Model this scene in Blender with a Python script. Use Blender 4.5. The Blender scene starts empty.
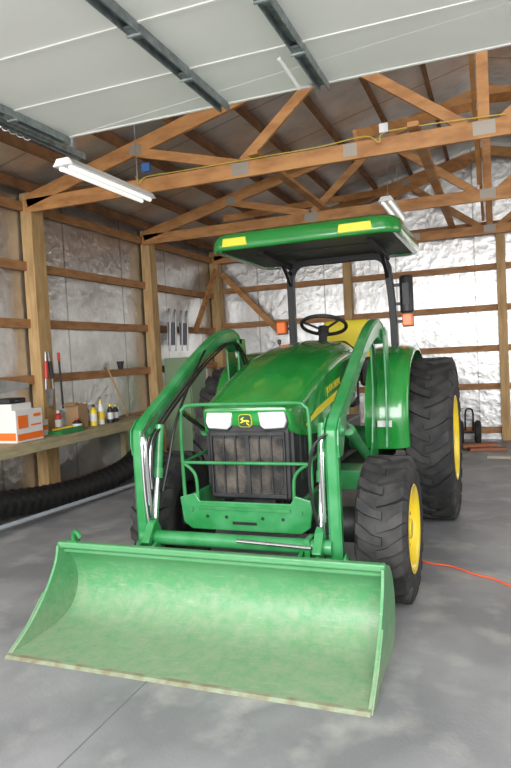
import bpy, bmesh, math, random
from mathutils import Vector, Matrix
random.seed(4)
# ------------------------------------------------------------------ helpers
COL=bpy.context.scene.collection
class G:
    def __init__(s): s.v=[]; s.f=[]
    def add(s,vs,fs):
        n=len(s.v); s.v+=[tuple(v) for v in vs]; s.f+=[tuple(i+n for i in f) for f in fs]; return s
    def box(s,c,sz,rot=None):
        c=Vector(c); vs=[]
        for x in(-.5,.5):
            for y in(-.5,.5):
                for z in(-.5,.5):
                    p=Vector((x*sz[0],y*sz[1],z*sz[2]))
                    if rot: p=rot@p
                    vs.append(c+p)
        return s.add(vs,[(0,1,3,2),(4,6,7,5),(0,4,5,1),(2,3,7,6),(0,2,6,4),(1,5,7,3)])
    def beam(s,a,b,w,h,up=(0,0,1)):
        a=Vector(a);b=Vector(b);d=(b-a);L=d.length;d.normalize();up=Vector(up)
        side=d.cross(up)
        if side.length<1e-3: side=d.cross(Vector((0,1,0)))
        side.normalize(); u2=side.cross(d)
        R=Matrix((side,d,u2)).transposed()
        return s.box((a+b)/2,(w,L,h),R)
    def ext(s,poly,a,b,axis='x'):
        n=len(poly)
        def P(t,p):
            if axis=='x': return (t,p[0],p[1])
            if axis=='y': return (p[0],t,p[1])
            return (p[0],p[1],t)
        vs=[P(a,p) for p in poly]+[P(b,p) for p in poly]
        fs=[tuple(range(n)),tuple(range(2*n-1,n-1,-1))]+[(i,i+n,(i+1)%n+n,(i+1)%n) for i in range(n)]
        return s.add(vs,fs)
    def tube(s,path,r,n=12,closed=False,cap=True):
        P=[Vector(p) for p in path]; m=len(P)
        rr=r if isinstance(r,(list,tuple)) else [r]*m
        T=[]
        for i in range(m):
            if closed: t=P[(i+1)%m]-P[i-1]
            else: t=P[min(i+1,m-1)]-P[max(i-1,0)]
            T.append(t.normalized())
        nrm=T[0].orthogonal().normalized(); vs=[]
        for i in range(m):
            nrm=(nrm-T[i]*nrm.dot(T[i])).normalized(); bn=T[i].cross(nrm)
            for k in range(n):
                a=2*math.pi*k/n; vs.append(P[i]+(nrm*math.cos(a)+bn*math.sin(a))*rr[i])
        fs=[]
        for i in range(m if closed else m-1):
            j=(i+1)%m
            for k in range(n): fs.append((i*n+k,i*n+(k+1)%n,j*n+(k+1)%n,j*n+k))
        if cap and not closed: fs+=[tuple(range(n-1,-1,-1)),tuple(range((m-1)*n,m*n))]
        return s.add(vs,fs)
    def cyl(s,a,b,r,n=20): return s.tube([a,b],r,n)
    def lathe(s,prof,c,axis='x',n=48,sgn=1):
        vs=[];m=len(prof);c=Vector(c)
        for k in range(n):
            a=2*math.pi*k/n; ca,sa=math.cos(a),math.sin(a)
            for (x,r) in prof:
                x*=sgn
                if axis=='x': vs.append(c+Vector((x,r*sa,r*ca)))
                elif axis=='z': vs.append(c+Vector((r*ca,r*sa,x)))
                else: vs.append(c+Vector((r*ca,x,r*sa)))
        fs=[]
        for k in range(n):
            for i in range(m-1):
                k2=(k+1)%n; fs.append((k*m+i,k*m+i+1,k2*m+i+1,k2*m+i))
        return s.add(vs,fs)
    def loft(s,rings,cap=True,closed=True):
        n=len(rings[0]); vs=[p for r in rings for p in r]; fs=[]
        for i in range(len(rings)-1):
            for k in range(n if closed else n-1):
                k2=(k+1)%n; fs.append((i*n+k,i*n+k2,(i+1)*n+k2,(i+1)*n+k))
        if cap: fs+=[tuple(range(n-1,-1,-1)),tuple(range((len(rings)-1)*n,len(rings)*n))]
        return s.add(vs,fs)
def cat(P,k=6):
    P=[Vector(p) for p in P]; out=[]
    for i in range(len(P)-1):
        a=P[max(i-1,0)];b=P[i];c=P[i+1];d=P[min(i+2,len(P)-1)]
        for j in range(k):
            t=j/k; out.append(.5*((2*b)+(c-a)*t+(2*a-5*b+4*c-d)*t*t+(3*b-a-3*c+d)*t**3))
    out.append(P[-1]); return out
def obj(name,g,mat,parent=None,bevel=0,smooth=35,label=None,merge=True):
    me=bpy.data.meshes.new(name); me.from_pydata(g.v,[],g.f)
    bm=bmesh.new(); bm.from_mesh(me)
    if merge: bmesh.ops.remove_doubles(bm,verts=bm.verts,dist=1e-5)
    bmesh.ops.recalc_face_normals(bm,faces=bm.faces); bm.to_mesh(me); bm.free()
    me.materials.append(mat)
    if smooth:
        me.shade_smooth()
        try: me.set_sharp_from_angle(angle=math.radians(smooth))
        except Exception: pass
    o=bpy.data.objects.new(name,me); COL.objects.link(o)
    if bevel:
        b=o.modifiers.new('bevel','BEVEL'); b.width=bevel; b.segments=2; b.limit_method='ANGLE'; b.angle_limit=math.radians(40)
    if parent: child(o,parent)
    if label: o['label']=label
    return o
def child(o,p):
    o.parent=p
    bpy.context.view_layer.update()
    o.matrix_parent_inverse=p.matrix_world.inverted()
def thing(o,label,cat_,group=None):
    o['label']=label; o['category']=cat_
    if group: o['group']=group
    return o
def empty(name,loc,label,cat_,group=None):
    e=bpy.data.objects.new(name,None); COL.objects.link(e); e.location=loc; e.empty_display_size=.1
    bpy.context.view_layer.update()
    return thing(e,label,cat_,group)
def struct(o): o['kind']='structure'; return o
# ------------------------------------------------------------------ materials
def M(name,c,rough=.5,metal=0,c2=None,ns=5,lo=.4,hi=.65,bump=0,bs=30,coat=0,stretch=None,emit=0,c3=None,ns3=1.5,lo3=.5,hi3=.62,detail=4):
    m=bpy.data.materials.new(name); m.use_nodes=True; nt=m.node_tree; N=nt.nodes; L=nt.links
    b=N['Principled BSDF']; b.inputs['Base Color'].default_value=(*c,1); b.inputs['Roughness'].default_value=rough; b.inputs['Metallic'].default_value=metal
    if coat: b.inputs['Coat Weight'].default_value=coat; b.inputs['Coat Roughness'].default_value=.08
    tc=N.new('ShaderNodeTexCoord'); mp=N.new('ShaderNodeMapping'); L.new(tc.outputs['Object'],mp.inputs[0])
    if stretch: mp.inputs['Scale'].default_value=stretch
    last=None
    def layer(ca,cb,scale,lo,hi,useprev):
        n=N.new('ShaderNodeTexNoise'); n.inputs['Scale'].default_value=scale; n.inputs['Detail'].default_value=detail; L.new(mp.outputs[0],n.inputs[0])
        r=N.new('ShaderNodeMapRange'); r.inputs[1].default_value=lo; r.inputs[2].default_value=hi; L.new(n.outputs[0],r.inputs[0])
        x=N.new('ShaderNodeMix'); x.data_type='RGBA'; L.new(r.outputs[0],x.inputs[0]); x.inputs[7].default_value=(*cb,1)
        if useprev: L.new(useprev,x.inputs[6])
        else: x.inputs[6].default_value=(*ca,1)
        return x.outputs[2]
    if c2: last=layer(c,c2,ns,lo,hi,None)
    if c3: last=layer(c,c3,ns3,lo3,hi3,last)
    if last: L.new(last,b.inputs['Base Color'])
    if bump:
        n=N.new('ShaderNodeTexNoise'); n.inputs['Scale'].default_value=bs; n.inputs['Detail'].default_value=3; L.new(mp.outputs[0],n.inputs[0])
        u=N.new('ShaderNodeBump'); u.inputs['Strength'].default_value=bump; u.inputs['Distance'].default_value=.02; L.new(n.outputs[0],u.inputs['Height']); L.new(u.outputs[0],b.inputs['Normal'])
    if emit: b.inputs['Emission Color'].default_value=(*c,1); b.inputs['Emission Strength'].default_value=emit
    return m
green=M('green_paint',(.015,.24,.035),.22,c2=(.025,.28,.05),ns=3,coat=.8)
arm_green=M('arm_green_paint',(.02,.22,.055),.33,c2=(.06,.29,.11),ns=6,coat=.3)
guard_green=M('guard_green_paint',(.02,.20,.05),.4,c2=(.05,.25,.085),ns=9)
liner=M('canopy_underside',(.018,.032,.022),.5)
black=M('black_plastic',(.012,.012,.013),.45,c2=(.03,.03,.03),ns=8)
blackm=M('black_steel',(.008,.008,.009),.5)
rubber=M('tire_rubber',(.016,.016,.016),.75,c2=(.045,.043,.04),ns=7,bump=.15)
hoserub=M('hose_rubber',(.012,.012,.012),.5)
yellow=M('yellow_paint',(.85,.62,.02),.35,coat=.4,c2=(.75,.55,.04),ns=6)
seat_y=M('seat_vinyl',(.85,.68,.05),.5)
chrome=M('chrome',(.62,.62,.62),.25,metal=1)
steel=M('zinc_steel',(.45,.46,.46),.4,metal=.8,c2=(.25,.25,.25))
lens=M('headlight_glass',(.74,.76,.74),.12,coat=1,c2=(.48,.51,.51),ns=18)
amber=M('amber_lens',(.85,.17,.02),.25,emit=.1)
ylens=M('yellow_reflector',(.85,.80,.05),.3)
deerY=M('decal_yellow',(.85,.68,.04),.4)
grillem=M('grille_mesh',(.02,.019,.018),.75,c2=(.12,.10,.08),ns=9,lo=.4,hi=.7,bump=.5,bs=120)
wood_o=M('truss_wood',(.52,.25,.085),.6,c2=(.36,.155,.048),ns=4,stretch=(1,1,3),bump=.1)
wood_g=M('girt_wood',(.40,.20,.08),.65,c2=(.28,.13,.05),ns=5,stretch=(1,1,4))
wood_p=M('post_wood',(.50,.32,.14),.65,c2=(.36,.22,.09),ns=5,stretch=(4,4,.6),bump=.1)
wood_d=M('purlin_wood',(.24,.11,.045),.7,c2=(.15,.07,.028),ns=5)
plate=M('galvanized_plate',(.33,.29,.24),.5,metal=.3)
doorw=M('door_white',(.93,.92,.87),.5,c2=(.90,.89,.84),ns=2)
stile=M('door_stile_steel',(.17,.20,.20),.45,metal=.3,c2=(.28,.31,.31),ns=20)
lampw=M('lamp_white',(.8,.8,.78),.4)
tubeE=M('fluorescent_tube',(1,.98,.94),.4,emit=.6)
pipe=M('pvc_grey',(.36,.40,.43),.5)
bench_w=M('bench_wood',(.42,.34,.19),.7,c2=(.30,.28,.18),ns=5,stretch=(3,1,3))
carton=M('white_carton',(.72,.70,.67),.6); orange=M('orange_print',(.85,.17,.02),.5); card=M('brown_cardboard',(.35,.22,.11),.8)
whiteP=M('white_plastic',(.70,.70,.67),.4); blue=M('blue_plastic',(.05,.15,.4),.4); red=M('red_handle',(.5,.03,.02),.45)
cab=M('olive_cabinet',(.20,.29,.17),.5); cordm=M('orange_cord',(.9,.12,.03),.5); ycord=M('yellow_cable',(.6,.45,.08),.5)
def foil(name,base,brown,rough,axis='Y',metal=.9,bump=.4,seam=1.2,fine=10):
    m=bpy.data.materials.new(name); m.use_nodes=True; nt=m.node_tree; N=nt.nodes; L=nt.links; b=N['Principled BSDF']
    tc=N.new('ShaderNodeTexCoord')
    n1=N.new('ShaderNodeTexNoise'); n1.inputs['Scale'].default_value=1.6; n1.inputs['Detail'].default_value=8; n1.inputs['Roughness'].default_value=.68; L.new(tc.outputs['Object'],n1.inputs[0])
    r=N.new('ShaderNodeMapRange'); r.inputs[1].default_value=.38; r.inputs[2].default_value=.66; L.new(n1.outputs[0],r.inputs[0])
    x=N.new('ShaderNodeMix'); x.data_type='RGBA'; x.inputs[6].default_value=(*base,1); x.inputs[7].default_value=(*brown,1); L.new(r.outputs[0],x.inputs[0])
    s=N.new('ShaderNodeSeparateXYZ'); L.new(tc.outputs['Object'],s.inputs[0])
    mo=N.new('ShaderNodeMath'); mo.operation='PINGPONG'; mo.inputs[1].default_value=seam/2; L.new(s.outputs['XYZ'.index(axis)],mo.inputs[0])
    sr=N.new('ShaderNodeMapRange'); sr.inputs[1].default_value=.008; sr.inputs[2].default_value=.016; sr.inputs[3].default_value=.7; sr.inputs[4].default_value=0; L.new(mo.outputs[0],sr.inputs[0])
    x2=N.new('ShaderNodeMix'); x2.data_type='RGBA'; L.new(sr.outputs[0],x2.inputs[0]); L.new(x.outputs[2],x2.inputs[6]); x2.inputs[7].default_value=(.25,.24,.22,1)
    L.new(x2.outputs[2],b.inputs['Base Color'])
    b.inputs['Metallic'].default_value=metal; b.inputs['Roughness'].default_value=rough
    v=N.new('ShaderNodeTexVoronoi'); v.feature='F1'; v.inputs['Scale'].default_value=fine
    n2=N.new('ShaderNodeTexNoise'); n2.inputs['Scale'].default_value=fine*.8; n2.inputs['Detail'].default_value=5
    L.new(tc.outputs['Object'],n2.inputs[0])
    mx=N.new('ShaderNodeMix'); mx.data_type='VECTOR'; mx.inputs[0].default_value=.12; L.new(tc.outputs['Object'],mx.inputs[4]); L.new(n2.outputs[1],mx.inputs[5]); L.new(mx.outputs[1],v.inputs[0])
    sc=N.new('ShaderNodeMath'); sc.operation='MULTIPLY'; sc.inputs[1].default_value=.6; L.new(v.outputs[0],sc.inputs[0])
    ad=N.new('ShaderNodeMath'); ad.operation='ADD'; L.new(sc.outputs[0],ad.inputs[0]); L.new(n2.outputs[0],ad.inputs[1])
    u=N.new('ShaderNodeBump'); u.inputs['Strength'].default_value=bump; u.inputs['Distance'].default_value=.02; L.new(ad.outputs[0],u.inputs['Height']); L.new(u.outputs[0],b.inputs['Normal'])
    return m
foilL=foil('foil_insulation_side',(.72,.72,.71),(.50,.49,.47),.34,'Y')
foilB=foil('foil_insulation_back',(.74,.74,.73),(.55,.54,.52),.36,'X')
foilR=foil('foil_insulation_roof',(.76,.75,.72),(.55,.53,.50),.36,'Y',metal=.75,bump=.3)
def bucket_mat():
    m=bpy.data.materials.new('worn_bucket_paint'); m.use_nodes=True; nt=m.node_tree; N=nt.nodes; L=nt.links; b=N['Principled BSDF']; b.inputs['Roughness'].default_value=.45
    tc=N.new('ShaderNodeTexCoord'); sx=N.new('ShaderNodeSeparateXYZ'); L.new(tc.outputs['Object'],sx.inputs[0])
    def noise(s,d,ro=.6,sc=None,dist=0):
        n=N.new('ShaderNodeTexNoise'); n.inputs['Scale'].default_value=s; n.inputs['Detail'].default_value=d; n.inputs['Roughness'].default_value=ro; n.inputs['Distortion'].default_value=dist
        if sc:
            mp=N.new('ShaderNodeMapping'); mp.inputs['Scale'].default_value=sc; L.new(tc.outputs['Object'],mp.inputs[0]); L.new(mp.outputs[0],n.inputs[0])
        else: L.new(tc.outputs['Object'],n.inputs[0])
        return n.outputs[0]
    def rng(i,a,b_,c=0,d=1):
        r=N.new('ShaderNodeMapRange'); r.inputs[1].default_value=a; r.inputs[2].default_value=b_; r.inputs[3].default_value=c; r.inputs[4].default_value=d; L.new(i,r.inputs[0]); return r.outputs[0]
    def mix(f,a,b_):
        x=N.new('ShaderNodeMix'); x.data_type='RGBA'; L.new(f,x.inputs[0])
        for k,v in((6,a),(7,b_)):
            if isinstance(v,tuple): x.inputs[k].default_value=(*v,1)
            else: L.new(v,x.inputs[k])
        return x.outputs[2]
    def mth(op,a,b_):
        x=N.new('ShaderNodeMath'); x.operation=op; L.new(a,x.inputs[0])
        if isinstance(b_,float): x.inputs[1].default_value=b_
        else: L.new(b_,x.inputs[1])
        return x.outputs[0]
    c0=mix(rng(noise(2.5,5,.65),.3,.7),(.065,.27,.10),(.11,.32,.14))
    h=rng(sx.outputs[2],.40,.0,0,.40)
    d=rng(mth('ADD',noise(14,10,.78),h),.60,1.06,0,.85)
    c1=mix(d,c0,(.34,.36,.26))
    scr=rng(noise(70,4,.65,(.12,1,1.6),.5),.58,.68,0,.28)
    c2=mix(scr,c1,(.42,.46,.34))
    scr2=rng(noise(45,6,.7,(1.5,.35,.35)),.64,.72,0,.35)
    c3=mix(scr2,c2,(.20,.18,.10))
    L.new(c3,b.inputs['Base Color'])
    u=N.new('ShaderNodeBump'); u.inputs['Strength'].default_value=.06; L.new(noise(40,3),u.inputs['Height']); L.new(u.outputs[0],b.inputs['Normal'])
    return m
bucketM=bucket_mat()
concrete=M('concrete',(.30,.30,.305),.5,c2=(.205,.208,.215),ns=1.5,lo=.40,hi=.60,c3=(.44,.43,.40),ns3=3.3,lo3=.52,hi3=.80,bump=.08,bs=60,detail=14)
# ------------------------------------------------------------------ camera
C=Vector((1.477,-2.523,1.5)); yaw=math.radians(21.2); pitch=math.radians(-2.65); roll=0.052; F=625
f0=Vector((-math.sin(yaw)*math.cos(pitch),math.cos(yaw)*math.cos(pitch),math.sin(pitch)))
r0=Vector((math.cos(yaw),math.sin(yaw),0)); u0=r0.cross(f0)
r_=r0*math.cos(roll)-u0*math.sin(roll); u_=u0*math.cos(roll)+r0*math.sin(roll)
cam=bpy.data.cameras.new('camera'); co=bpy.data.objects.new('camera',cam); COL.objects.link(co)
m4=Matrix((r_,u_,-f0)).transposed().to_4x4(); m4.translation=C; co.matrix_world=m4
cam.sensor_fit='VERTICAL'; cam.sensor_height=22.3; cam.lens=22.3*F/768; cam.clip_start=.05
bpy.context.scene.camera=co
# ------------------------------------------------------------------ building shell
XL,XR,YB,YF=-3.22,6.1,7.82,-2.2
struct(obj('floor',G().box((1.0,-2.0,-.05),(16,22,.1)),concrete,smooth=0))
struct(obj('trim_1',G().box((1.44,-1.05,.0005),(9.3,.006,.002)).box((-.1,2.8,.0005),(.006,10,.002)),M('joint_dark',(.16,.16,.165),.8),smooth=0))
struct(obj('wall_left',G().box((XL-.03,2.8,1.7),(.05,10.1,3.4)),foilL,smooth=0))
struct(obj('wall_back',G().box((1.44,YB+.03,2.3),(9.4,.05,4.7)),foilB,smooth=0))
struct(obj('wall_right',G().box((XR+.03,2.8,1.7),(.05,10.1,3.4)),foilL,smooth=0))
PX=1.44
def zt(x): return 3.24+.245*(min(x,2*PX-x)+3.14)
g=G()
for a,b in((XL-.1,PX),(PX,XR+.1)):
    za,zb=zt(a)+.19,zt(b)+.19
    g.add([(a,YF,za),(b,YF,zb),(b,YB+.1,zb),(a,YB+.1,za),(a,YF,za+.04),(b,YF,zb+.04),(b,YB+.1,zb+.04),(a,YB+.1,za+.04)],[(0,1,2,3),(4,5,6,7),(0,1,5,4),(1,2,6,5),(2,3,7,6),(3,0,4,7)])
struct(obj('ceiling',g,foilR,smooth=0))
def post(x,y,h=3.3,w=.17,dpt=.13):
    o=obj('wall_post',G().box((x,y,h/2),(dpt,w,h)),wood_p,bevel=.004,smooth=0)
    thing(o,'square tan timber post standing against the foil wall','post','timber wall posts'); return o
post(-3.13,2.98,3.34,.2,.14); post(-3.13,5.38,3.34,.17,.14); post(-3.13,7.70,3.34,.2,.16)
for x in(-.78,1.58,3.9): post(x,7.74,3.3,.13,.13)
for z in(3.2,2.57,1.96,1.36,.74,.12):
    thing(obj('wall_girt',G().box((-3.18,2.7,z),(.045,9.8,.095)),wood_g,bevel=.003,smooth=0),'horizontal brown timber girt across the side foil wall','board','wall girts')
for z in(3.3,2.66,2.04,1.42,.83,.15):
    thing(obj('wall_girt',G().box((1.44,7.78,z),(9.2,.045,.095)),wood_g,bevel=.003,smooth=0),'horizontal brown timber girt across the rear foil wall','board','wall girts')
def brace(a,b,w=.04,h=.1,up=(0,0,1),lab='diagonal timber brace nailed to the wall posts'):
    thing(obj('diagonal_brace',G().beam(a,b,w,h,up),wood_o,smooth=0),lab,'board','diagonal braces')
brace((-3.0,7.66,2.95),(-1.95,7.66,1.85)); brace((-3.05,7.5,3.0),(-3.05,6.6,1.95)); 
def truss(y):
    e=empty('roof_truss',(PX,y,3.2),'orange-brown timber roof truss with metal gusset plates','roof truss','roof trusses')
    def part(name,g,mt=wood_o): return obj(name,g,mt,e,smooth=0,bevel=.003 if mt is wood_o else 0)
    zb=3.2
    part('bottom_chord',G().box((PX,y,zb),(9.15,.042,.14)))
    for s in(-1,1):
        xe=PX+s*4.55
        part('top_chord',G().beam((xe,y,zt(xe)),(PX,y,zt(PX)),.042,.14))
        for a,b in((-.66,-1.75),(-.66,.25),(1.3,.25)):
            xa=PX+s*(PX-a)*1; xb=PX+s*(PX-b)
            part('web',G().beam((xa,y+.002,zb+.05),(xb,y+.002,zt(xb)-.04),.038,.09))
    part('web',G().box((PX,y,(zb+zt(PX))/2),(.09,.038,zt(PX)-zb-.08)))
    for x in(-.66,PX,2*PX+.66,.36):
        part('gusset_plate',G().box((x,y-.0225,zb+.01),(.17 if x!=.36 else .12,.002,.11)),plate)
    for x in(-1.75,.25): part('gusset_plate',G().box((x,y-.0225,zt(x)-.02),(.13,.002,.09)),plate)
    return e
for y in(.55,2.9,5.25,7.6): truss(y)
for k in range(17):
    x=-3.05+k*.56
    if abs(x-PX)<.1: continue
    s=1 if x<PX else -1
    ang=math.atan(.245)*s
    R=Matrix.Rotation(-ang,3,'Y')
    thing(obj('roof_purlin',G().box((x,2.8,zt(x)+.125),(.045,10,.10),R),wood_d,smooth=0),'dark brown timber purlin under the roof','board','roof purlins')
for x,z in((-.5,3.31),(2.4,3.31),(.9,3.31)):
    thing(obj('lateral_board',G().box((x,5.25,z),(.09,4.9,.04)),wood_o,smooth=0),'timber board lying across the truss chords','board','truss lateral boards')
for a,b in(((-2.9,2.95,3.3),(-.7,5.2,3.86)),((-1.9,5.3,3.35),(-.2,7.5,3.95)),((2.9,2.95,3.35),(1.5,5.2,4.25)),((.4,2.95,3.35),(1.3,5.2,4.2)),((1.35,2.95,4.15),(1.35,5.2,3.35)),((1.35,5.3,4.15),(1.35,7.5,3.35)),((.3,5.3,3.35),(1.2,7.5,4.2))):
    brace(a,b,.04,.09,lab='long diagonal timber brace between the roof trusses')
# ------------------------------------------------------------------ overhead door
DZ=2.97; dx0,dx1=-1.08,2.05
g=G(); y0=.88
for k in range(6):
    ya=y0-k*.49; yb=ya-.487
    g.box(((dx0+dx1)/2,(ya+yb)/2,DZ),(dx1-dx0,ya-yb,.035))
    g.box(((dx0+dx1)/2,ya-.010,DZ-.020),(dx1-dx0,.020,.005))
dr=struct(obj('door_1',g,doorw,bevel=.002,smooth=0))
dr['label']='white sectional overhead garage door raised open'
for x in(.06,.65,-1.05,1.9):
    g=G(); w=.05
    g.box((x-w/2,-.55,DZ-.04),(.006,2.85,.045)).box((x,-.55,DZ-.022),(w,2.85,.006)).box((x+w/2,-.55,DZ-.04),(.006,2.85,.045))
    for k in range(5): g.box((x,y0-.49*(k+1),DZ-.05),(.06,.10,.012)).cyl((x-.035,y0-.49*(k+1),DZ-.062),(x+.035,y0-.49*(k+1),DZ-.062),.009,8)
    for k in range(18): g.cyl((x,y0-.1-.15*k,DZ-.03),(x,y0-.1-.15*k,DZ-.022),.008,6)
    obj('door_stile',g,stile,dr,smooth=0)
obj('pull_handle',G().tube([(.60,.84,DZ-.03),(.585,.60,DZ-.13),(.55,.40,DZ-.06)],.010,8),whiteP,dr)
g=G(); g.box((dx0-.09,-.45,DZ-.01),(.045,3.3,.006)).box((dx0-.112,-.45,DZ-.03),(.005,3.3,.045)).box((dx0-.068,-.45,DZ-.03),(.005,3.3,.045))
tr=thing(obj('door_track',g,stile,smooth=0),'galvanized steel overhead door track beside the raised door','rail')
obj('track_hanger',G().box((dx0-.1,1.1,DZ+.3),(.03,.004,.6)),stile,tr,smooth=0)
obj('lift_spring',G().tube([(dx0-.2+.022*math.cos(t*.9),-.9+t*.009,DZ+.0+.022*math.sin(t*.9)) for t in range(190)],.005,6),steel,tr)
def fixture(x,ya,yb,z,ztop,em,lab):
    yc=(ya+yb)/2
    e=empty('fluorescent_light',(x,yc,z),lab,'ceiling light')
    g=G().ext([(x-.085,z),(x-.05,z+.05),(x+.05,z+.05),(x+.085,z)],ya,yb,'y')
    obj('housing',g,lampw,e,smooth=0)
    for s in(-1,1): obj('lamp_tube',G().cyl((x+s*.04,ya+.03,z-.012),(x+s*.04,yb-.03,z-.012),.016,12),em,e)
    for y in(ya+.15,yb-.15): obj('hanging_chain',G().cyl((x,y,z+.05),(x,y,ztop),.004,6),steel,e)
fixture(-1.28,1.12,2.25,2.88,3.7,tubeE,'long white fluorescent shop light hanging beside the raised door')
fixture(.42,4.35,5.45,3.08,3.9,tubeE,'white fluorescent shop light hanging above the tractor canopy')
def jbox(p,lab,c):
    e=empty('junction_box',p,lab,'electrical box','junction boxes')
    obj('box_body',G().box(p,(.08,.05,.08)),c,e,bevel=.004,smooth=0)
    return e
jbox((-1.62,2.85,3.36),'small blue electrical box on the truss chord',blue)
jbox((.66,2.85,3.33),'small grey electrical box on the truss chord',steel)
thing(obj('power_cable',G().tube(cat([(-1.75,2.86,3.3),(-1.7,2.84,3.22),(-1.62,2.84,3.27),(-1.2,2.86,3.275),(-.4,2.86,3.275),(.1,2.86,3.275),(.5,2.84,3.29),(.62,2.83,3.22),(.72,2.84,3.3),(1.6,2.86,3.28)]),.005,6),ycord),'thin yellow electrical cable stapled along the truss','cable')
# ------------------------------------------------------------------ TRACTOR
T=empty('tractor',(0,2.2,0),'green compact utility tractor with front loader, canopy and yellow wheels','tractor')
def wheel(name,cx,cy,R,W,rimR,nl,sgn,lh):
    cz=R; S=R-rimR; h=W/2; Rb=R-lh
    side=[(h*.80,rimR-.015),(h*.92,rimR+.10*S),(h,rimR+.45*S),(h*.99,rimR+.62*S),(h*.93,Rb-.02),(h*.82,Rb),(h*.4,Rb+.008)]
    prof=side+[(0,Rb+.01)]+[(-a,b) for a,b in reversed(side)]
    rim=G()
    rp=[(h*.86,rimR-.006),(h*.95,rimR+.016),(h*.97,rimR+.010),(h*.93,rimR-.010),(h*.84,rimR-.022),(h*.74,rimR*.88),(h*.45,rimR*.84),(h*.38,rimR*.76),(h*.42,rimR*.55),(h*.55,rimR*.42),(h*.55,.001)]
    rim.lathe(rp,(cx,cy,cz),n=48,sgn=sgn)
    w=obj(name,rim,yellow,T,label='yellow steel wheel with chunky black tire')
    obj('wheel_back',G().lathe([(-h*.80,rimR+.012),(-h*.78,rimR-.012),(-h*.6,rimR*.9),(h*.0,rimR*.85),(h*.02,rimR*.4),(h*.02,.001)],(cx,cy,cz),n=48,sgn=sgn),black,w)
    t=G().lathe(prof,(cx,cy,cz),n=72)
    for sd in(1,-1):
        for k in range(nl):
            th0=2*math.pi*(k+(0 if sd>0 else .5))/nl
            q=.62
            pts=[(-.10*h,Rb+lh*.95,-.0),(.25*h,Rb+lh,.05*q),(.6*h,Rb+lh,.16*q),(.86*h,Rb+lh*.88,.26*q),(.985*h,Rb-.015,.29*q),(1.02*h,Rb-.20*S,.30*q)]
            wd=2*math.pi/nl*.20
            vs=[];fs=[]
            for i,(x,rr,dt) in enumerate(pts):
                base=(rr-lh*1.3) if i<4 else rr
                xb=x if i<4 else x-h*.14
                w2=wd*(.9 if i<2 else 1.3)
                for (dd,tr_) in((-w2,0),(-w2*.86,1),(w2*.86,1),(w2,0)):
                    a=th0+dt+dd; r2=rr if tr_ else base; xx=x if tr_ else xb
                    vs.append((cx+sd*xx,cy+r2*math.sin(a),cz+r2*math.cos(a)))
            for i in range(len(pts)-1):
                for j in range(3): fs.append((i*4+j,i*4+j+1,i*4+5+j,i*4+4+j))
            fs+=[(0,1,2,3),(len(pts)*4-4,len(pts)*4-3,len(pts)*4-2,len(pts)*4-1)]
            t.add(vs,fs)
    obj('tire',t,rubber,w,smooth=40,merge=False)
    hb=G().cyl((cx+sgn*h*.5,cy,cz),(cx+sgn*h*.85,cy,cz),.055 if R<.5 else .085,24)
    obj('hub',hb,yellow,w,bevel=.006)
    rb=rimR*.33+.02
    for k in range(8):
        a=2*math.pi*k/8; p=Vector((cx+sgn*h*.53,cy+rb*math.sin(a),cz+rb*math.cos(a))); obj('lug_nut',G().cyl(p,p+Vector((sgn*.03,0,0)),.013,6),steel,w)
wheel('front_wheel',.855,1.2,.43,.29,.245,19,1,.034)
wheel('front_wheel',-.64,1.30,.43,.27,.245,19,-1,.034)
wheel('rear_wheel',.955,3.1,.70,.37,.35,24,1,.038)
wheel('rear_wheel',-.90,3.1,.70,.37,.35,24,-1,.038)
g=G().box((0,2.0,.62),(.34,1.5,.3)).box((0,2.9,.66),(.42,1.3,.42)).box((0,1.3,.5),(.30,.30,.2))
obj('chassis',g,black,T,bevel=.02,smooth=0)
g=G().beam((-.56,1.26,.43),(.78,1.22,.43),.13,.13).lathe([(-.1,.11),(.1,.11)],(.62,1.22,.43),n=20)
obj('front_axle',g,black,T,bevel=.015)
obj('rear_axle',G().cyl((-.85,3.1,.7),(.85,3.1,.7),.11,24),guard_green,T)
def hsec(y,hw,zb,ztp,k=.11):
    pts=[]; n=14
    pts.append((hw*.985,y,zb)); pts.append((hw*1.0,y,(zb+ztp)/2-.02))
    for i in range(n+1):
        a=math.pi/2*i/n
        pts.append((hw*(1-.55)+hw*.55*math.cos(a)**.9 if i<n else hw*.45,y,ztp-k+k*math.sin(a)*.88))
    pts.append((hw*.24,y,ztp-k*.04)); pts.append((0,y,ztp))
    return pts+[(-x,yy,z) for x,yy,z in reversed(pts[:-1])]
key=[(1.060,.268,1.155,1.180,.01),(1.072,.284,1.14,1.202,.04),(1.12,.304,1.02,1.228,.07),(1.25,.324,.98,1.282,.11),(1.5,.342,.96,1.378,.14),(1.84,.352,.98,1.482,.16),(2.2,.357,1.02,1.555,.16),(2.55,.357,1.06,1.597,.16),(2.78,.35,1.1,1.60,.16),(2.84,.335,1.12,1.58,.15)]
cc=cat([(k_[1],k_[3],k_[4]) for k_ in key],5); c2_=cat([(k_[0],k_[2],0) for k_ in key],5)
secs=[(b.x,a.x,b.y,a.y,a.z) for a,b in zip(cc,c2_)]
g=G().loft([hsec(*s) for s in secs],cap=True,closed=True)
hood=obj('hood',g,green,T,smooth=50,label='glossy green sloping engine hood')
g=G().loft([[(x*.31,y,z) for x,z in((-1,1.0),(-1,zz-.08),(-.7,zz),(.7,zz),(1,zz-.08),(1,1.0))] for y,zz in((2.83,1.57),(3.02,1.59),(3.08,1.5))])
obj('dashboard',g,black,T,bevel=.02,smooth=0)
for s in(-1,1):
    g=G().box((s*.28,1.85,.86),(.03,1.45,.36))
    for k in range(12): g.box((s*.298,1.25+k*.1,.86),(.012,.02,.32))
    obj('side_screen',g,black,T,smooth=0)
yg=1.10
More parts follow.
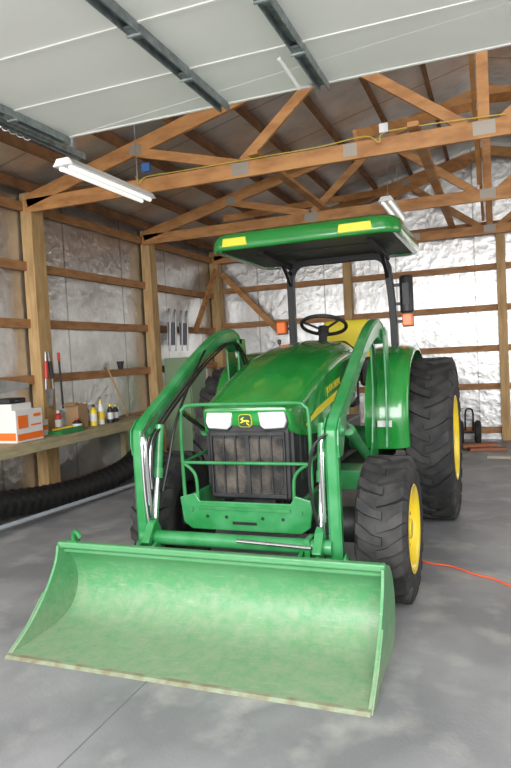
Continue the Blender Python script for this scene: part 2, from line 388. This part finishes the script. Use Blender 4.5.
g=G().box((0,yg+.02,.87),(.55,.05,.56))
gr=obj('grille',g,black,T,bevel=.02,smooth=0,label='black front grille with dusty mesh panels')
for s in(-1,1): obj('grille_mesh',G().ext([(s*.015,.98),(s*.235,.98),(s*.225,.70),(s*.20,.63),(s*.015,.63)],yg-.012,yg-.004,'y'),grillem,gr,smooth=0)
g=G()
for x in(-.245,-.16,-.08,0,.08,.16,.245): g.box((x,yg-.016,.815),(.010 if x else .03,.016,.38))
for z in(.62,1.01): g.box((0,yg-.014,z),(.50,.02,.025))
obj('grille_bars',g,black,gr,smooth=0,bevel=.003)
for s in(-1,1):
    lp=[(s*.085,1.148),(s*.262,1.152),(s*.272,1.09),(s*.255,1.048),(s*.125,1.040),(s*.10,1.06)]
    obj('headlight_bezel',G().ext([(x*1.03,z+(.010 if z>1.1 else -.010)) for x,z in lp],yg-.026,yg-.002,'y'),black,gr,bevel=.004,smooth=0)
    h=obj('headlight',G().ext(lp,yg-.034,yg,'y'),lens,gr,bevel=.008,label='clear wedge-shaped headlight')
def shield(w,h,cx,cz,y0_,y1_):
    pts=[]
    for i in range(28):
        a=2*math.pi*i/28; ca,sa=math.cos(a),math.sin(a)
        pts.append((cx+w*math.copysign(abs(ca)**.45,ca),cz+h*math.copysign(abs(sa)**.45,sa)))
    return G().ext(pts,y0_,y1_,'y')
ez=1.094
obj('emblem_border',shield(.043,.040,0,ez,yg-.030,yg),deerY,gr,smooth=0)
obj('emblem_field',shield(.0405,.0375,0,ez,yg-.033,yg),M('emblem_green',(.005,.05,.015),.4),gr,smooth=0)
deer=[(-.95,-.1),(-.75,.2),(-.35,.28),(.1,.22),(.42,.42),(.40,.62),(.15,.75),(.05,.95),(.22,.80),(.40,.74),(.42,1.0),(.52,.75),(.66,.62),(.9,.45),(.86,.36),(.64,.38),(.55,.05),(.75,-.2),(.95,-.15),(.98,-.3),(.65,-.38),(.35,-.12),(-.2,-.1),(-.45,-.15),(-.6,-.45),(-.95,-.75),(-.85,-.9),(-.45,-.6),(-.3,-.3),(-.5,.0),(-.72,-.05),(-.8,-.25)]
obj('emblem_deer',G().ext([(-x*.033,ez-.003+z*.030) for x,z in deer],yg-.036,yg-.03,'y'),deerY,gr,smooth=0)
def text(s,size,org,xd,yd,mat,parent,name='lettering',ext=.001,bold=.0):
    cu=bpy.data.curves.new('t','FONT'); cu.body=s; cu.size=size; cu.extrude=ext; cu.offset=bold
    to=bpy.data.objects.new('t',cu); COL.objects.link(to); bpy.context.view_layer.update()
    me=bpy.data.meshes.new_from_object(to.evaluated_get(bpy.context.evaluated_depsgraph_get()))
    bpy.data.objects.remove(to)
    xd=Vector(xd).normalized(); yd=Vector(yd).normalized(); zd=xd.cross(yd)
    Mx=Matrix((xd,yd,zd)).transposed().to_4x4(); Mx.translation=Vector(org); me.transform(Mx)
    me.materials.clear(); me.materials.append(mat)
    o=bpy.data.objects.new(name,me); COL.objects.link(o); child(o,parent); return o
for s in(1,-1):
    g=G().add([(s*.334,1.28,1.03),(s*.346,1.5,1.075),(s*.362,2.5,1.21),(s*.362,2.5,1.27),(s*.346,1.5,1.125),(s*.334,1.28,1.05)],[(0,1,4,5),(1,2,3,4)])
    obj('hood_stripe',g,deerY,hood,smooth=0)
    if s>0: text('JOHN DEERE',.07,(.357,1.75,1.20),(.005,1,.14),(0,-.14,1),deerY,hood)
    else: text('JOHN DEERE',.07,(-.364,2.25,1.28),(.005,-1,-.14),(0,-.14,1),deerY,hood)
# --- grille guard
g=G()
ym=1.0
R=.012
g.tube(cat([(-.38,ym,.52),(-.41,ym,.60),(-.415,ym,1.10),(-.39,ym,1.185),(-.32,ym,1.205),(0,ym,1.205),(.34,ym,1.205),(.41,ym,1.185),(.435,ym,1.10),(.43,ym,.60),(.40,ym,.52)],6),R,10)
for s in(-1,1):
    g.tube(cat([(s*.315,ym,.56),(s*.32,ym,.60),(s*.325,ym,.74),(s*.36,ym,.80),(s*.42,ym,.84)],5),R*.9,10)
    g.tube([(s*.42,ym,.84),(s*.40,ym+.35,.86)],R*.8,8)
g.tube([(-.41,ym,.84),(.43,ym,.84)],R*.9,10)
gd=obj('grille_guard',g,guard_green,T,label='green tubular brush guard around the grille')
g=G().ext([(-.44,.62),(-.33,.65),(-.30,.60),(.30,.60),(.33,.65),(.44,.62),(.42,.46),(.36,.42),(-.36,.42),(-.42,.46)],ym-.02,ym+.0,'y')
g.box((0,ym+.06,.44),(.6,.14,.03)).box((-.38,ym+.25,.55),(.03,.5,.16)).box((.38,ym+.25,.55),(.03,.5,.16))
bp=obj('bumper_plate',g,arm_green,gd,bevel=.006,smooth=0)
for x in(-.25,-.12,.12,.25): obj('bumper_hole',G().cyl((x,ym-.022,.505),(x,ym-.018,.505),.011,12),black,bp)
obj('bumper_slot',G().box((0,ym-.021,.47),(.16,.004,.018)),black,bp,smooth=0)
for x in(-.36,.36): obj('bolt_head',G().cyl((x,ym-.032,.55),(x,ym-.018,.55),.018,6),arm_green,bp)
obj('lower_guard_bar',G().box((0,ym-.025,.56),(.60,.012,.02)),guard_green,gd,smooth=0)
# --- loader arms
outer=[(.715,.30),(.71,.70),(.71,1.03),(.735,1.10),(.83,1.165),(1.2,1.35),(1.5,1.505),(1.85,1.655),(2.12,1.72),(2.30,1.70),(2.38,1.61)]
inner=[(2.38,1.55),(2.27,1.535),(2.10,1.575),(1.85,1.525),(1.55,1.41),(1.25,1.255),(.98,1.115),(.84,1.035),(.795,.96),(.79,.70),(.79,.30)]
def pl(P): return [(p.x,p.y) for p in cat([(a,b,0) for a,b in P],4)]
poly=pl(outer)+pl(inner)
for s in(1,-1):
    X=.635 if s>0 else .565
    g=G().ext(poly,s*(X-.031),s*(X+.031))
    arm=obj('loader_arm',g,arm_green,T,bevel=.01,label='bent green loader boom arm')
    side=pl([(p[0]+.012,p[1]-.02) for p in outer])
    for e_ in(X+.032,X-.032): obj('arm_flange',G().tube([(s*e_,a,b) for a,b in side],.004,6),arm_green,arm)
    for e_ in(-.040,.040):
        obj('knee_plate',G().ext([(.705,1.00),(.715,1.08),(.78,1.14),(.88,1.16),(.92,1.10),(.86,1.03),(.80,.93),(.72,.93)],s*(X+e_-.004),s*(X+e_+.004)),arm_green,arm,smooth=0)
    mp=[(2.24,1.64),(2.40,1.64),(2.44,1.2),(2.40,.85),(2.30,.50),(1.95,.42),(1.88,.55),(2.15,.80),(2.26,1.2)]
    g=G().ext(mp,s*(X-.06),s*(X-.045)).ext(mp[:4]+[(2.2,.75),(2.26,1.2)],s*(X+.040),s*(X+.055)).box((s*.45,2.05,.56),(.35,.3,.14))
    obj('loader_mast',g,arm_green,T,bevel=.004,smooth=0,label='green loader mast tower')
    for (yy,zz,rr) in((2.30,1.62,.04),(.75,.36,.04),(.785,1.07,.032)):
        obj('pivot_pin',G().cyl((s*(X-.060),yy,zz),(s*(X+.060),yy,zz),rr*.6,16).cyl((s*(X+.043),yy,zz),(s*(X+.053),yy,zz),rr,16),arm_green,arm)
    xc=X-.08
    g=G().cyl((s*xc,2.05,.72),(s*xc,1.5,.98),.036).cyl((s*xc,1.56,.95),(s*xc,1.5,.98),.041)
    obj('lift_cylinder',g,arm_green,arm); obj('lift_rod',G().cyl((s*xc,1.5,.98),(s*xc,1.16,1.15),.020),chrome,arm)
    g=G().cyl((s*xc,.86,1.10),(s*xc,.80,.80),.028).cyl((s*xc,.81,.84),(s*xc,.795,.78),.034)
    obj('bucket_cylinder',g,arm_green,arm); obj('bucket_rod',G().cyl((s*xc,.795,.78),(s*xc,.72,.46),.020),chrome,arm)
    g=G().beam((s*xc,.80,.36),(s*xc,.70,.54),.05,.05).beam((s*xc,.70,.52),(s*xc,.62,.42),.05,.045)
    obj('bucket_link',g,arm_green,arm,bevel=.006,smooth=0)
    nl=5 if s<0 else 2
    for k in range(nl):
        o_=X-.041-.013*k
        mt=(chrome,chrome,hoserub,chrome,hoserub)[k]
        obj('hydraulic_hose',G().tube(cat([(s*(o_-.02),2.42,1.25),(s*o_,2.28,1.51),(s*o_,2.05,1.61),(s*o_,1.6,1.475),(s*o_,1.25,1.305),(s*o_,1.0,1.175),(s*o_,.84,1.08),(s*(o_-.004),.74,1.00),(s*(o_-.006),.705,.86),(s*(o_-.008),.71,.58+.05*k)],5),.0065,8),mt,arm)
    obj('hydraulic_line',G().tube(cat([(s*(X-.045),.70,1.04),(s*(X-.05),.685,.95),(s*(X-.05),.69,.7),(s*(X-.06),.70,.50)],5),.0085,8),chrome,arm)
    if s<0:
        obj('hydraulic_line',G().tube(cat([(s*(X-.035),.90,1.16),(s*(X-.05),.72,1.08),(s*(X-.085),.67,1.00),(s*(X-.085),.68,.80),(s*(X-.085),.70,.55)],5),.010,8),chrome,arm)
        obj('hydraulic_hose',G().tube(cat([(s*(X-.06),1.6,1.55),(s*(X-.12),1.25,1.36),(s*(X-.15),.95,1.12),(s*(X-.14),.84,.88),(s*(X-.11),.80,.70)],5),.009,8),hoserub,arm)
    else:
        obj('hydraulic_hose',G().tube(cat([(s*(X-.02),.69,1.06),(s*(X-.08),.66,1.0),(s*(X-.115),.67,.86),(s*(X-.11),.70,.66),(s*(X-.08),.74,.50)],5),.009,8),hoserub,arm)
g=G().cyl((-.56,.71,.44),(.62,.71,.44),.042,20)
tt=obj('torque_tube',g,arm_green,T,label='green cross tube joining the loader arms')
for s in(-1,1): obj('tube_flange',G().box((s*.49,.72,.43),(.03,.12,.12)),arm_green,tt,smooth=0)
obj('quick_coupler',G().box((0,.65,.36),(1.10,.03,.05)).box((-.42,.65,.28),(.05,.06,.22)).box((.42,.65,.28),(.05,.06,.22)),arm_green,T,bevel=.005,smooth=0)
obj('coupler_handle',G().cyl((.10,.62,.475),(.52,.64,.455),.010,10),chrome,tt)
# --- bucket
W=.935
pin=cat([(-.045,.012,0),(.15,.018,0),(.36,.03,0),(.47,.07,0),(.535,.15,0),(.55,.24,0),(.52,.33,0),(.46,.40,0),(.415,.445,0)],6)
pin=[(p.x,p.y) for p in pin]
pout=[]
for i,p in enumerate(pin):
    a=Vector(pin[max(i-1,0)]);b=Vector(pin[min(i+1,len(pin)-1)]); t=(b-a).normalized(); nrm=Vector((t.y,-t.x)); pout.append((p[0]+nrm.x*.012,max(0.0,p[1]+nrm.y*.012)))
g=G().ext(pin+pout[::-1],-W,W)
bk=obj('bucket',g,bucketM,T,smooth=30,label='wide scuffed pale green loader bucket resting on the floor')
sp=pl([(-.05,0.0),(.12,.10),(.26,.225),(.36,.36),(.39,.455)])+pl([(.44,.46),(.55,.42),(.63,.32),(.66,.20),(.645,.09),(.60,.02),(.55,0.0)])
for s in(-1,1):
    pe=obj('side_plate',G().ext(sp,s*(W-.002),s*(W+.014)),bucketM,bk,bevel=.003,smooth=0)
    obj('side_cutter',G().ext([(-.05,.0),(.12,.10),(.26,.225),(.28,.20),(.15,.08),(.08,.0)],s*(W+.014),s*(W+.022)),bucketM,bk,smooth=0)
obj('cutting_edge',G().ext([(-.065,0.0),(-.05,.012),(-.03,.014),(-.03,.0)],-W-.014,W+.014),M('worn_edge_steel',(.28,.33,.22),.5,c2=(.22,.20,.12),ns=14,metal=.1),bk,smooth=0)
obj('top_lip',G().box((0,.425,.455),(2*W+.03,.045,.035)).box((0,.452,.43),(2*W+.02,.025,.06)),bucketM,bk,bevel=.008,smooth=0)
for x in(-.54,-.44,.46,.56): obj('bucket_ear',G().ext([(.57,.12),(.70,.20),(.74,.34),(.68,.43),(.56,.40),(.57,.30)],x-.01,x+.01),arm_green,bk,smooth=0)
hk=G().tube(cat([(-.86,.44,.46),(-.86,.44,.50),(-.84,.43,.53),(-.81,.42,.52),(-.80,.42,.50)],5),.014,10).box((-.86,.44,.475),(.06,.04,.012))
obj('chain_hook',hk,guard_green,bk)
# --- fenders and platform
for s in(1,-1):
    fo=.83; fi=.50
    prof=pl([(2.36,.72),(2.33,.95),(2.40,1.18),(2.55,1.36),(2.75,1.46),(3.0,1.51),(3.3,1.50),(3.6,1.38),(3.82,1.12),(3.88,.9)])
    cen=Vector((3.1,.9))
    rings=[]
    for x,sc in((fi,1.0),(fi+.05,1.012),(fo-.12,1.012),(fo-.05,.995),(fo-.015,.975),(fo,.945)):
        rings.append([(s*x,cen.x+(y-cen.x)*sc,cen.y+(z-cen.y)*sc) for y,z in prof])
    for x,sc in((fo,.93),(fi,.93)):
        rings.append([(s*x,cen.x+(y-cen.x)*sc,cen.y+(z-cen.y)*sc) for y,z in prof])
    g=G().loft(rings+[rings[0]],cap=False,closed=False)
    fd=obj('fender',g,green,T,smooth=50,label='green curved rear fender')
    obj('fender_wall',G().ext(prof,s*(fi-.005),s*(fi+.012)),green,fd,smooth=0)
    obj('side_console',G().box((s*.41,3.35,1.30),(.18,.6,.26)),black,T,bevel=.03,smooth=0)
    obj('running_board',G().box((s*.46,2.6,.60),(.34,.75,.03)),black,T,smooth=0)
    obj('boarding_step',G().box((s*.60,2.5,.38),(.2,.28,.02)).box((s*.51,2.5,.49),(.01,.28,.22)),black,T,smooth=0)
obj('fender_label',G().box((.655,2.300,.92),(.11,.006,.05)),whiteP,T,smooth=0)
g=G().ext([(3.35,1.20),(3.33,1.27),(3.4,1.33),(3.72,1.30),(3.78,1.45),(3.86,1.78),(3.93,1.83),(3.97,1.76),(3.90,1.40),(3.85,1.18)],-.22,.27)
obj('seat',g,seat_y,T,bevel=.04,label='yellow vinyl operator seat')
cs=Vector((0.0,3.10,1.74)); ax=Vector((0,.42,1)).normalized(); e1=Vector((1,0,0)); e2=ax.cross(e1)
ring=[cs+(e1*math.cos(t)+e2*math.sin(t))*.205 for t in [2*math.pi*i/40 for i in range(40)]]
sw=obj('steering_wheel',G().tube(ring,.017,10,closed=True),black,T)
g=G()
for a in(90,210,330):
    t=math.radians(a); g.tube([cs-ax*.05,cs+(e1*math.cos(t)+e2*math.sin(t))*.2],.011,8)
g.cyl(cs-ax*.07,cs-ax*.02,.05,20)
obj('steering_spoke',g,black,sw)
obj('steering_column',G().cyl(cs-ax*.05,cs-ax*.4,.04,16),black,T)
yr=3.62
pts=[(-.46,yr,.95),(-.46,yr,2.20),(-.445,yr,2.30),(-.40,yr,2.37),(-.32,yr,2.40),(0,yr,2.40),(.36,yr,2.40),(.46,yr,2.37),(.515,yr,2.30),(.53,yr,2.20),(.56,yr,1.75),(.56,yr,.95)]
def rect_sweep(P,w,d):
    P=cat(P,5); rings=[]
    for i,p in enumerate(P):
        t=(P[min(i+1,len(P)-1)]-P[max(i-1,0)]).normalized(); nrm=Vector((t.z,0,-t.x))
        rings.append([p+nrm*w/2+Vector((0,d/2,0)),p-nrm*w/2+Vector((0,d/2,0)),p-nrm*w/2-Vector((0,d/2,0)),p+nrm*w/2-Vector((0,d/2,0))])
    return G().loft(rings)
rb=obj('roll_bar',rect_sweep(pts,.065,.08),blackm,T,bevel=.018,smooth=40,label='black steel roll bar behind the seat')
for x in(-.45,.52): obj('canopy_bracket',G().beam((x,yr,2.37),(x,2.75,2.42),.05,.05).beam((x,yr,2.16),(x,yr-.3,2.40),.03,.03),blackm,rb,smooth=0)
obj('canopy_crossbar',G().beam((-.6,3.0,2.43),(.68,3.0,2.43),.05,.03),blackm,rb,smooth=0)
# --- canopy
def rrect(x0,x1,y0_,y1_,r,z,n=8):
    pts=[]
    for cx,cy,a0 in((x1-r,y1_-r,0),(x0+r,y1_-r,90),(x0+r,y0_+r,180),(x1-r,y0_+r,270)):
        for i in range(n+1):
            a=math.radians(a0+90*i/n); pts.append((cx+r*math.cos(a),cy+r*math.sin(a),z))
    return pts
def ins(d,z,r=.16): return rrect(-.83+d,.81-d,2.44+d,3.92-d,max(.05,r-d*.3),z)
zc=-.03
g=G().loft([ins(.075,2.50+zc,.1),ins(.07,2.445+zc,.1),ins(.02,2.435+zc),ins(.005,2.445+zc),ins(0,2.47+zc),ins(.004,2.52+zc),ins(.018,2.555+zc),ins(.045,2.58+zc),ins(.09,2.592+zc),ins(.13,2.60+zc),ins(.16,2.615+zc),ins(.22,2.625+zc)],cap=True)
cn=obj('canopy',g,green,T,smooth=50,label='green fiberglass sun canopy with yellow front panels')
obj('canopy_liner',G().loft([ins(.072,2.455+zc,.1),ins(.09,2.50+zc,.1)]).box((0,3.3,2.485+zc),(1.3,.06,.04)).box((-.25,3.2,2.485+zc),(.05,1.2,.04)).box((.28,3.2,2.485+zc),(.05,1.2,.04)),liner,cn,smooth=0)
for x0_,x1_ in((-.69,-.46),(.32,.60)):
    g=G().ext([(x0_,2.465+zc),(x0_+.012,2.535+zc),(x1_-.012,2.535+zc),(x1_,2.465+zc)],2.432,2.47,'y')
    obj('yellow_panel',g,ylens,cn,bevel=.005)
for s,x in((-1,-.56),(1,.70)):
    z=1.76
    lt=obj('marker_light',G().box((x,3.55,z),(.095,.07,.12)),amber,T,bevel=.012,label='amber square warning light')
    obj('light_bracket',G().box((x-s*.06,3.60,z-.01),(.12,.02,.03)).box((x,3.60,z),(.10,.03,.13)),black,lt,smooth=0)
g=G().lathe([(-.18,.001),(-.18,.052),(-.165,.064),(.15,.064),(.175,.05),(.175,.001)],(.69,3.62,2.01),axis='z',n=24)
g.box((.60,3.62,2.1),(.14,.02,.03)).box((.60,3.62,1.92),(.14,.02,.03)).box((.69,3.56,2.01),(.06,.01,.2))
obj('work_light',g,black,T)
for x,y in((.44,3.15),(.40,3.3),(-.42,3.15)): obj('control_lever',G().tube([(x,y,1.4),(x-.02,y-.05,1.60)],.009,8).lathe([(-.025,.001),(-.02,.018),(.02,.018),(.028,.001)],(x-.02,y-.05,1.61),axis='z',n=12),black,T)
# ------------------------------------------------------------------ workbench & contents
e=empty('workbench',(-2.80,2.9,0),'weathered timber workbench along the foil wall','workbench')
obj('bench_top',G().box((-2.80,2.85,.785),(.50,3.0,.035)),bench_w,e,bevel=.004,smooth=0)
obj('bench_apron',G().box((-2.56,2.85,.735),(.035,3.0,.065)),bench_w,e,bevel=.004,smooth=0)
for y in(1.45,4.28): obj('bench_leg',G().box((-3.0,y,.37),(.07,.07,.74)),bench_w,e,smooth=0)
for y in(1.45,2.4,3.4,4.28): obj('bench_joist',G().box((-2.80,y,.74),(.46,.04,.055)),bench_w,e,smooth=0)
bz=.805
e=empty('carton',(-2.78,2.16,bz),'white and orange product carton on the workbench','box')
obj('carton_body',G().box((-2.78,2.16,bz+.15),(.3,.36,.30)),carton,e,bevel=.004,smooth=0)
g=G().box((-2.628,2.16,bz+.05),(.003,.34,.06)).box((-2.628,2.07,bz+.19),(.003,.13,.12)).box((-2.78,1.978,bz+.06),(.28,.003,.07)).box((-2.628,2.26,bz+.24),(.003,.10,.03)).box((-2.628,2.24,bz+.15),(.003,.14,.015))
obj('carton_print',g,orange,e,smooth=0)
e=empty('carton',(-2.8,2.12,bz+.3),'low white open carton stacked on the larger carton','box')
obj('carton_body',G().box((-2.8,2.12,bz+.33),(.24,.26,.06)),carton,e,smooth=0)
e=empty('tool_case',(-2.8,2.12,bz+.36),'black tool case lying on the stacked cartons','case')
obj('case_body',G().box((-2.8,2.10,bz+.385),(.2,.22,.05)),black,e,bevel=.01,smooth=0); obj('case_handle',G().tube(cat([(-2.69,2.05,bz+.385),(-2.66,2.06,bz+.385),(-2.66,2.14,bz+.385),(-2.69,2.15,bz+.385)],3),.008,8),black,e)
e=empty('carton',(-2.85,2.50,bz),'small white carton with an orange band on the workbench','box')
obj('carton_body',G().box((-2.85,2.50,bz+.08),(.16,.16,.16)),carton,e,smooth=0); obj('carton_print',G().box((-2.768,2.50,bz+.08),(.003,.15,.05)),orange,e,smooth=0)
e=empty('cardboard_box',(-2.82,3.12,bz),'plain brown cardboard box on the workbench','box')
obj('box_body',G().box((-2.82,3.12,bz+.13),(.16,.17,.26)),card,e,smooth=0); obj('box_flap',G().box((-2.82,3.02,bz+.27),(.15,.08,.005),Matrix.Rotation(.4,3,'X')),card,e,smooth=0)
def bottle(x,y,h,r,body,capm,lab,k=.68):
    e=empty('bottle',(x,y,bz),lab,'bottle','bottles on the workbench')
    obj('bottle_body',G().lathe([(0,.001),(0,r),(h*k,r),(h*(k+.12),r*.55),(h*.86,r*.38),(h*.86,.001)],(x,y,bz),axis='z',n=20),body,e)
    obj('bottle_cap',G().lathe([(h*.86,.001),(h*.86,r*.5),(h,r*.42),(h,.001)],(x,y,bz),axis='z',n=16),capm,e)
    obj('bottle_label',G().lathe([(h*.2,r+.001),(h*.55,r+.001)],(x,y,bz),axis='z',n=20),whiteP if body is not whiteP else yellow,e)
bottle(-2.75,3.32,.24,.04,yellow,black,'yellow plastic oil bottle on the workbench')
bottle(-2.75,3.46,.27,.04,whiteP,yellow,'white plastic bottle with a yellow label')
bottle(-2.72,3.60,.22,.035,black,yellow,'black bottle with a yellow cap')
bottle(-2.75,3.75,.2,.035,black,yellow,'short black bottle with a yellow cap')
bottle(-2.72,2.98,.12,.05,black,red,'squat black container with a red lid')
bottle(-2.90,3.38,.26,.04,blue,whiteP,'blue bottle with a white cap')
bottle(-2.88,2.88,.22,.035,red,whiteP,'red aerosol can with a white cap',.72)
e=empty('tool_tray',(-2.70,2.72,bz),'low green tray holding small tools on the workbench','tray')
obj('tray_body',G().box((-2.70,2.74,bz+.015),(.22,.34,.03)).box((-2.6,2.74,bz+.03),(.01,.34,.05)),guard_green,e,smooth=0)
obj('tray_tool',G().tube([(-2.75,2.62,bz+.04),(-2.68,2.85,bz+.05)],.012,8),yellow,e)
def corr(P,r,lab):
    Q=cat(P,26); rr=[r*(1+.07*math.sin(i*1.57)) for i in range(len(Q))]
    thing(obj('corrugated_hose',G().tube(Q,rr,20),hoserub,smooth=60),lab,'drain hose')
corr([(-2.98,1.2,.34),(-2.95,2.0,.22),(-2.90,2.7,.14),(-2.82,3.3,.135),(-2.74,3.9,.22),(-2.80,4.5,.42),(-2.95,4.9,.58)],.125,'large black corrugated drain hose curving along the floor below the workbench')
thing(obj('plastic_pipe',G().tube([(-2.68,1.3,.10),(-2.63,2.9,.06),(-2.55,4.6,.025)],.022,12),pipe),'long grey plastic pipe lying on the floor','pipe')
e=empty('garden_loppers',(-3.0,2.92,1.45),'long-handled loppers with red grips hung on the post','garden tool')
for s in(-1,1):
    obj('handle',G().tube([(-3.03,2.95+s*.02,1.65),(-3.02,2.95+s*.06,1.25)],.012,8),steel,e); obj('grip',G().tube([(-3.03,2.955+s*.03,1.55),(-3.02,2.955+s*.05,1.36)],.02,8),red if s<0 else black,e)
obj('blade',G().ext([(2.9,1.25),(2.94,1.05),(2.99,1.05),(3.02,1.25)],-3.04,-3.03),steel,e,smooth=0)
e=empty('pry_bar',(-3.02,3.12,1.2),'thin dark steel bar with red tip hanging from the girt','tool')
obj('bar_shaft',G().tube([(-3.03,3.14,1.62),(-3.03,3.16,1.02)],.012,8),black,e); obj('bar_tip',G().cyl((-3.03,3.14,1.55),(-3.03,3.14,1.64),.016,10),red,e)
e=empty('hand_saw',(-3.12,2.4,1.3),'dark hand saw hanging from the wall girt','saw')
obj('saw_blade',G().ext([(2.25,1.40),(2.75,1.33),(2.75,1.28),(2.25,1.24)],-3.13,-3.125),steel,e,smooth=0); obj('saw_handle',G().tube(cat([(-3.127,2.16,1.36),(-3.127,2.12,1.32),(-3.127,2.14,1.24),(-3.127,2.2,1.22),(-3.127,2.24,1.3),(-3.127,2.2,1.38)],4),.018,8,closed=True),black,e)
e=empty('leaning_rod',(-2.95,4.7,.8),'thin brown wooden stick leaning in front of the wall','stick')
obj('rod_shaft',G().tube([(-3.10,4.15,1.45),(-2.96,4.33,.805)],.012,8),wood_p,e)
e=empty('funnel',(-3.08,4.2,1.42),'black cup holder fixed to the girt','holder')
obj('funnel_body',G().lathe([(-.06,.001),(-.06,.03),(.04,.05),(.04,.001)],(-3.10,4.45,1.47),axis='z',n=16),black,e)
gf=M('grey_fabric',(.22,.22,.24),.8); alu=M('aluminium',(.35,.35,.36),.45,metal=.5)
for k,yy in enumerate((5.74,6.12)):
    e=empty('folding_chair',(-3.0,yy,1.7),'dull grey tubular folding chair hung on the foil wall','chair','folding chairs')
    g=G()
    for y in(yy-.12,yy+.06): g.tube(cat([(-3.0,y,1.62),(-2.98,y+.02,2.12),(-3.0,y+.05,2.24),(-3.05,y+.09,2.12),(-3.05,y+.10,1.7)],5),.014,8)
    obj('chair_frame',g,alu,e)
    obj('chair_seat',G().box((-3.02,yy,1.88),(.02,.24,.34)),gf,e,smooth=0)
e=empty('storage_cabinet',(-2.85,5.72,0),'olive green metal cabinet standing against the wall','cabinet')
obj('cabinet_body',G().box((-2.85,5.78,.76),(.4,.55,1.52)),cab,e,bevel=.01,smooth=0); obj('cabinet_door',G().box((-2.64,5.78,.78),(.015,.5,1.4)),cab,e,bevel=.004,smooth=0); obj('door_handle',G().box((-2.625,5.95,.8),(.02,.02,.12)),steel,e,smooth=0)
# ------------------------------------------------------------------ back right items
e=empty('hand_truck',(1.05,7.4,0),'black hand truck with small rubber wheels by the rear wall','hand truck')
for x in(.93,1.18):
    obj('truck_wheel',G().lathe([(-.04,.07),(-.045,.15),(-.02,.18),(.02,.18),(.045,.15),(.04,.07),(-.04,.07)],(x,7.3,.18),n=24),rubber,e); obj('wheel_hub',G().cyl((x-.03,7.3,.18),(x+.03,7.3,.18),.07),steel,e)
g=G().tube(cat([(1.0,7.35,.2),(1.0,7.5,.42),(1.02,7.55,.5),(1.09,7.55,.5),(1.11,7.5,.42),(1.11,7.35,.2)],4),.014,8).box((1.05,7.2,.03),(.3,.2,.01)).cyl((.9,7.3,.18),(1.2,7.3,.18),.012)
obj('truck_frame',g,black,e)
redw=M('red_lumber',(.35,.13,.06),.7)
for k,(x,y,c) in enumerate(((1.1,6.9,.02),(1.32,6.75,.02),(1.2,6.85,.06))):
    thing(obj('lumber_board',G().box((x,y,c),(.5,.14,.035),Matrix.Rotation(.2*k,3,'Z')),redw,smooth=0),'short reddish lumber offcut lying on the floor','board','lumber offcuts')
thing(obj('lumber_board',G().box((1.50,6.1,.02),(.35,.12,.035),Matrix.Rotation(-.1,3,'Z')),M('pale_wood',(.45,.4,.32),.7),smooth=0),'short pale lumber offcut lying on the floor','board','lumber offcuts')
thing(obj('extension_cord',G().tube(cat([(.6,2.15,.01),(.85,1.95,.01),(1.0,1.84,.01),(1.15,1.80,.01),(1.3,1.68,.01),(1.42,1.62,.01),(1.55,1.5,.01),(1.9,1.38,.01)]),.0055,8),cordm),'orange extension cord lying across the concrete floor','cord')
# ------------------------------------------------------------------ light
w=bpy.data.worlds.new('world'); bpy.context.scene.world=w; w.use_nodes=True
bg=w.node_tree.nodes['Background']; bg.inputs[0].default_value=(.94,.97,1,1); bg.inputs[1].default_value=1.75
def area(loc,tgt,sx,sy,p,col=(1,1,1)):
    l=bpy.data.lights.new('daylight','AREA'); l.shape='RECTANGLE'; l.size=sx; l.size_y=sy; l.energy=p; l.color=col
    o=bpy.data.objects.new('daylight',l); COL.objects.link(o); o.location=loc; o.rotation_euler=(Vector(tgt)-Vector(loc)).to_track_quat('-Z','Y').to_euler()
area((1.5,-6.5,3.6),(0,2.5,1.2),7,4,1000)
area((5.6,3.5,2.0),(0,5.5,1.5),4,2.4,80)
sl=bpy.data.lights.new('sun','SUN'); sl.energy=19; sl.angle=.01; sl.color=(1,.96,.88); so=bpy.data.objects.new('sun',sl); COL.objects.link(so)
so.rotation_euler=Vector((.25,-.55,-.8)).to_track_quat('-Z','Y').to_euler()
bpy.context.scene.view_settings.view_transform='Standard'
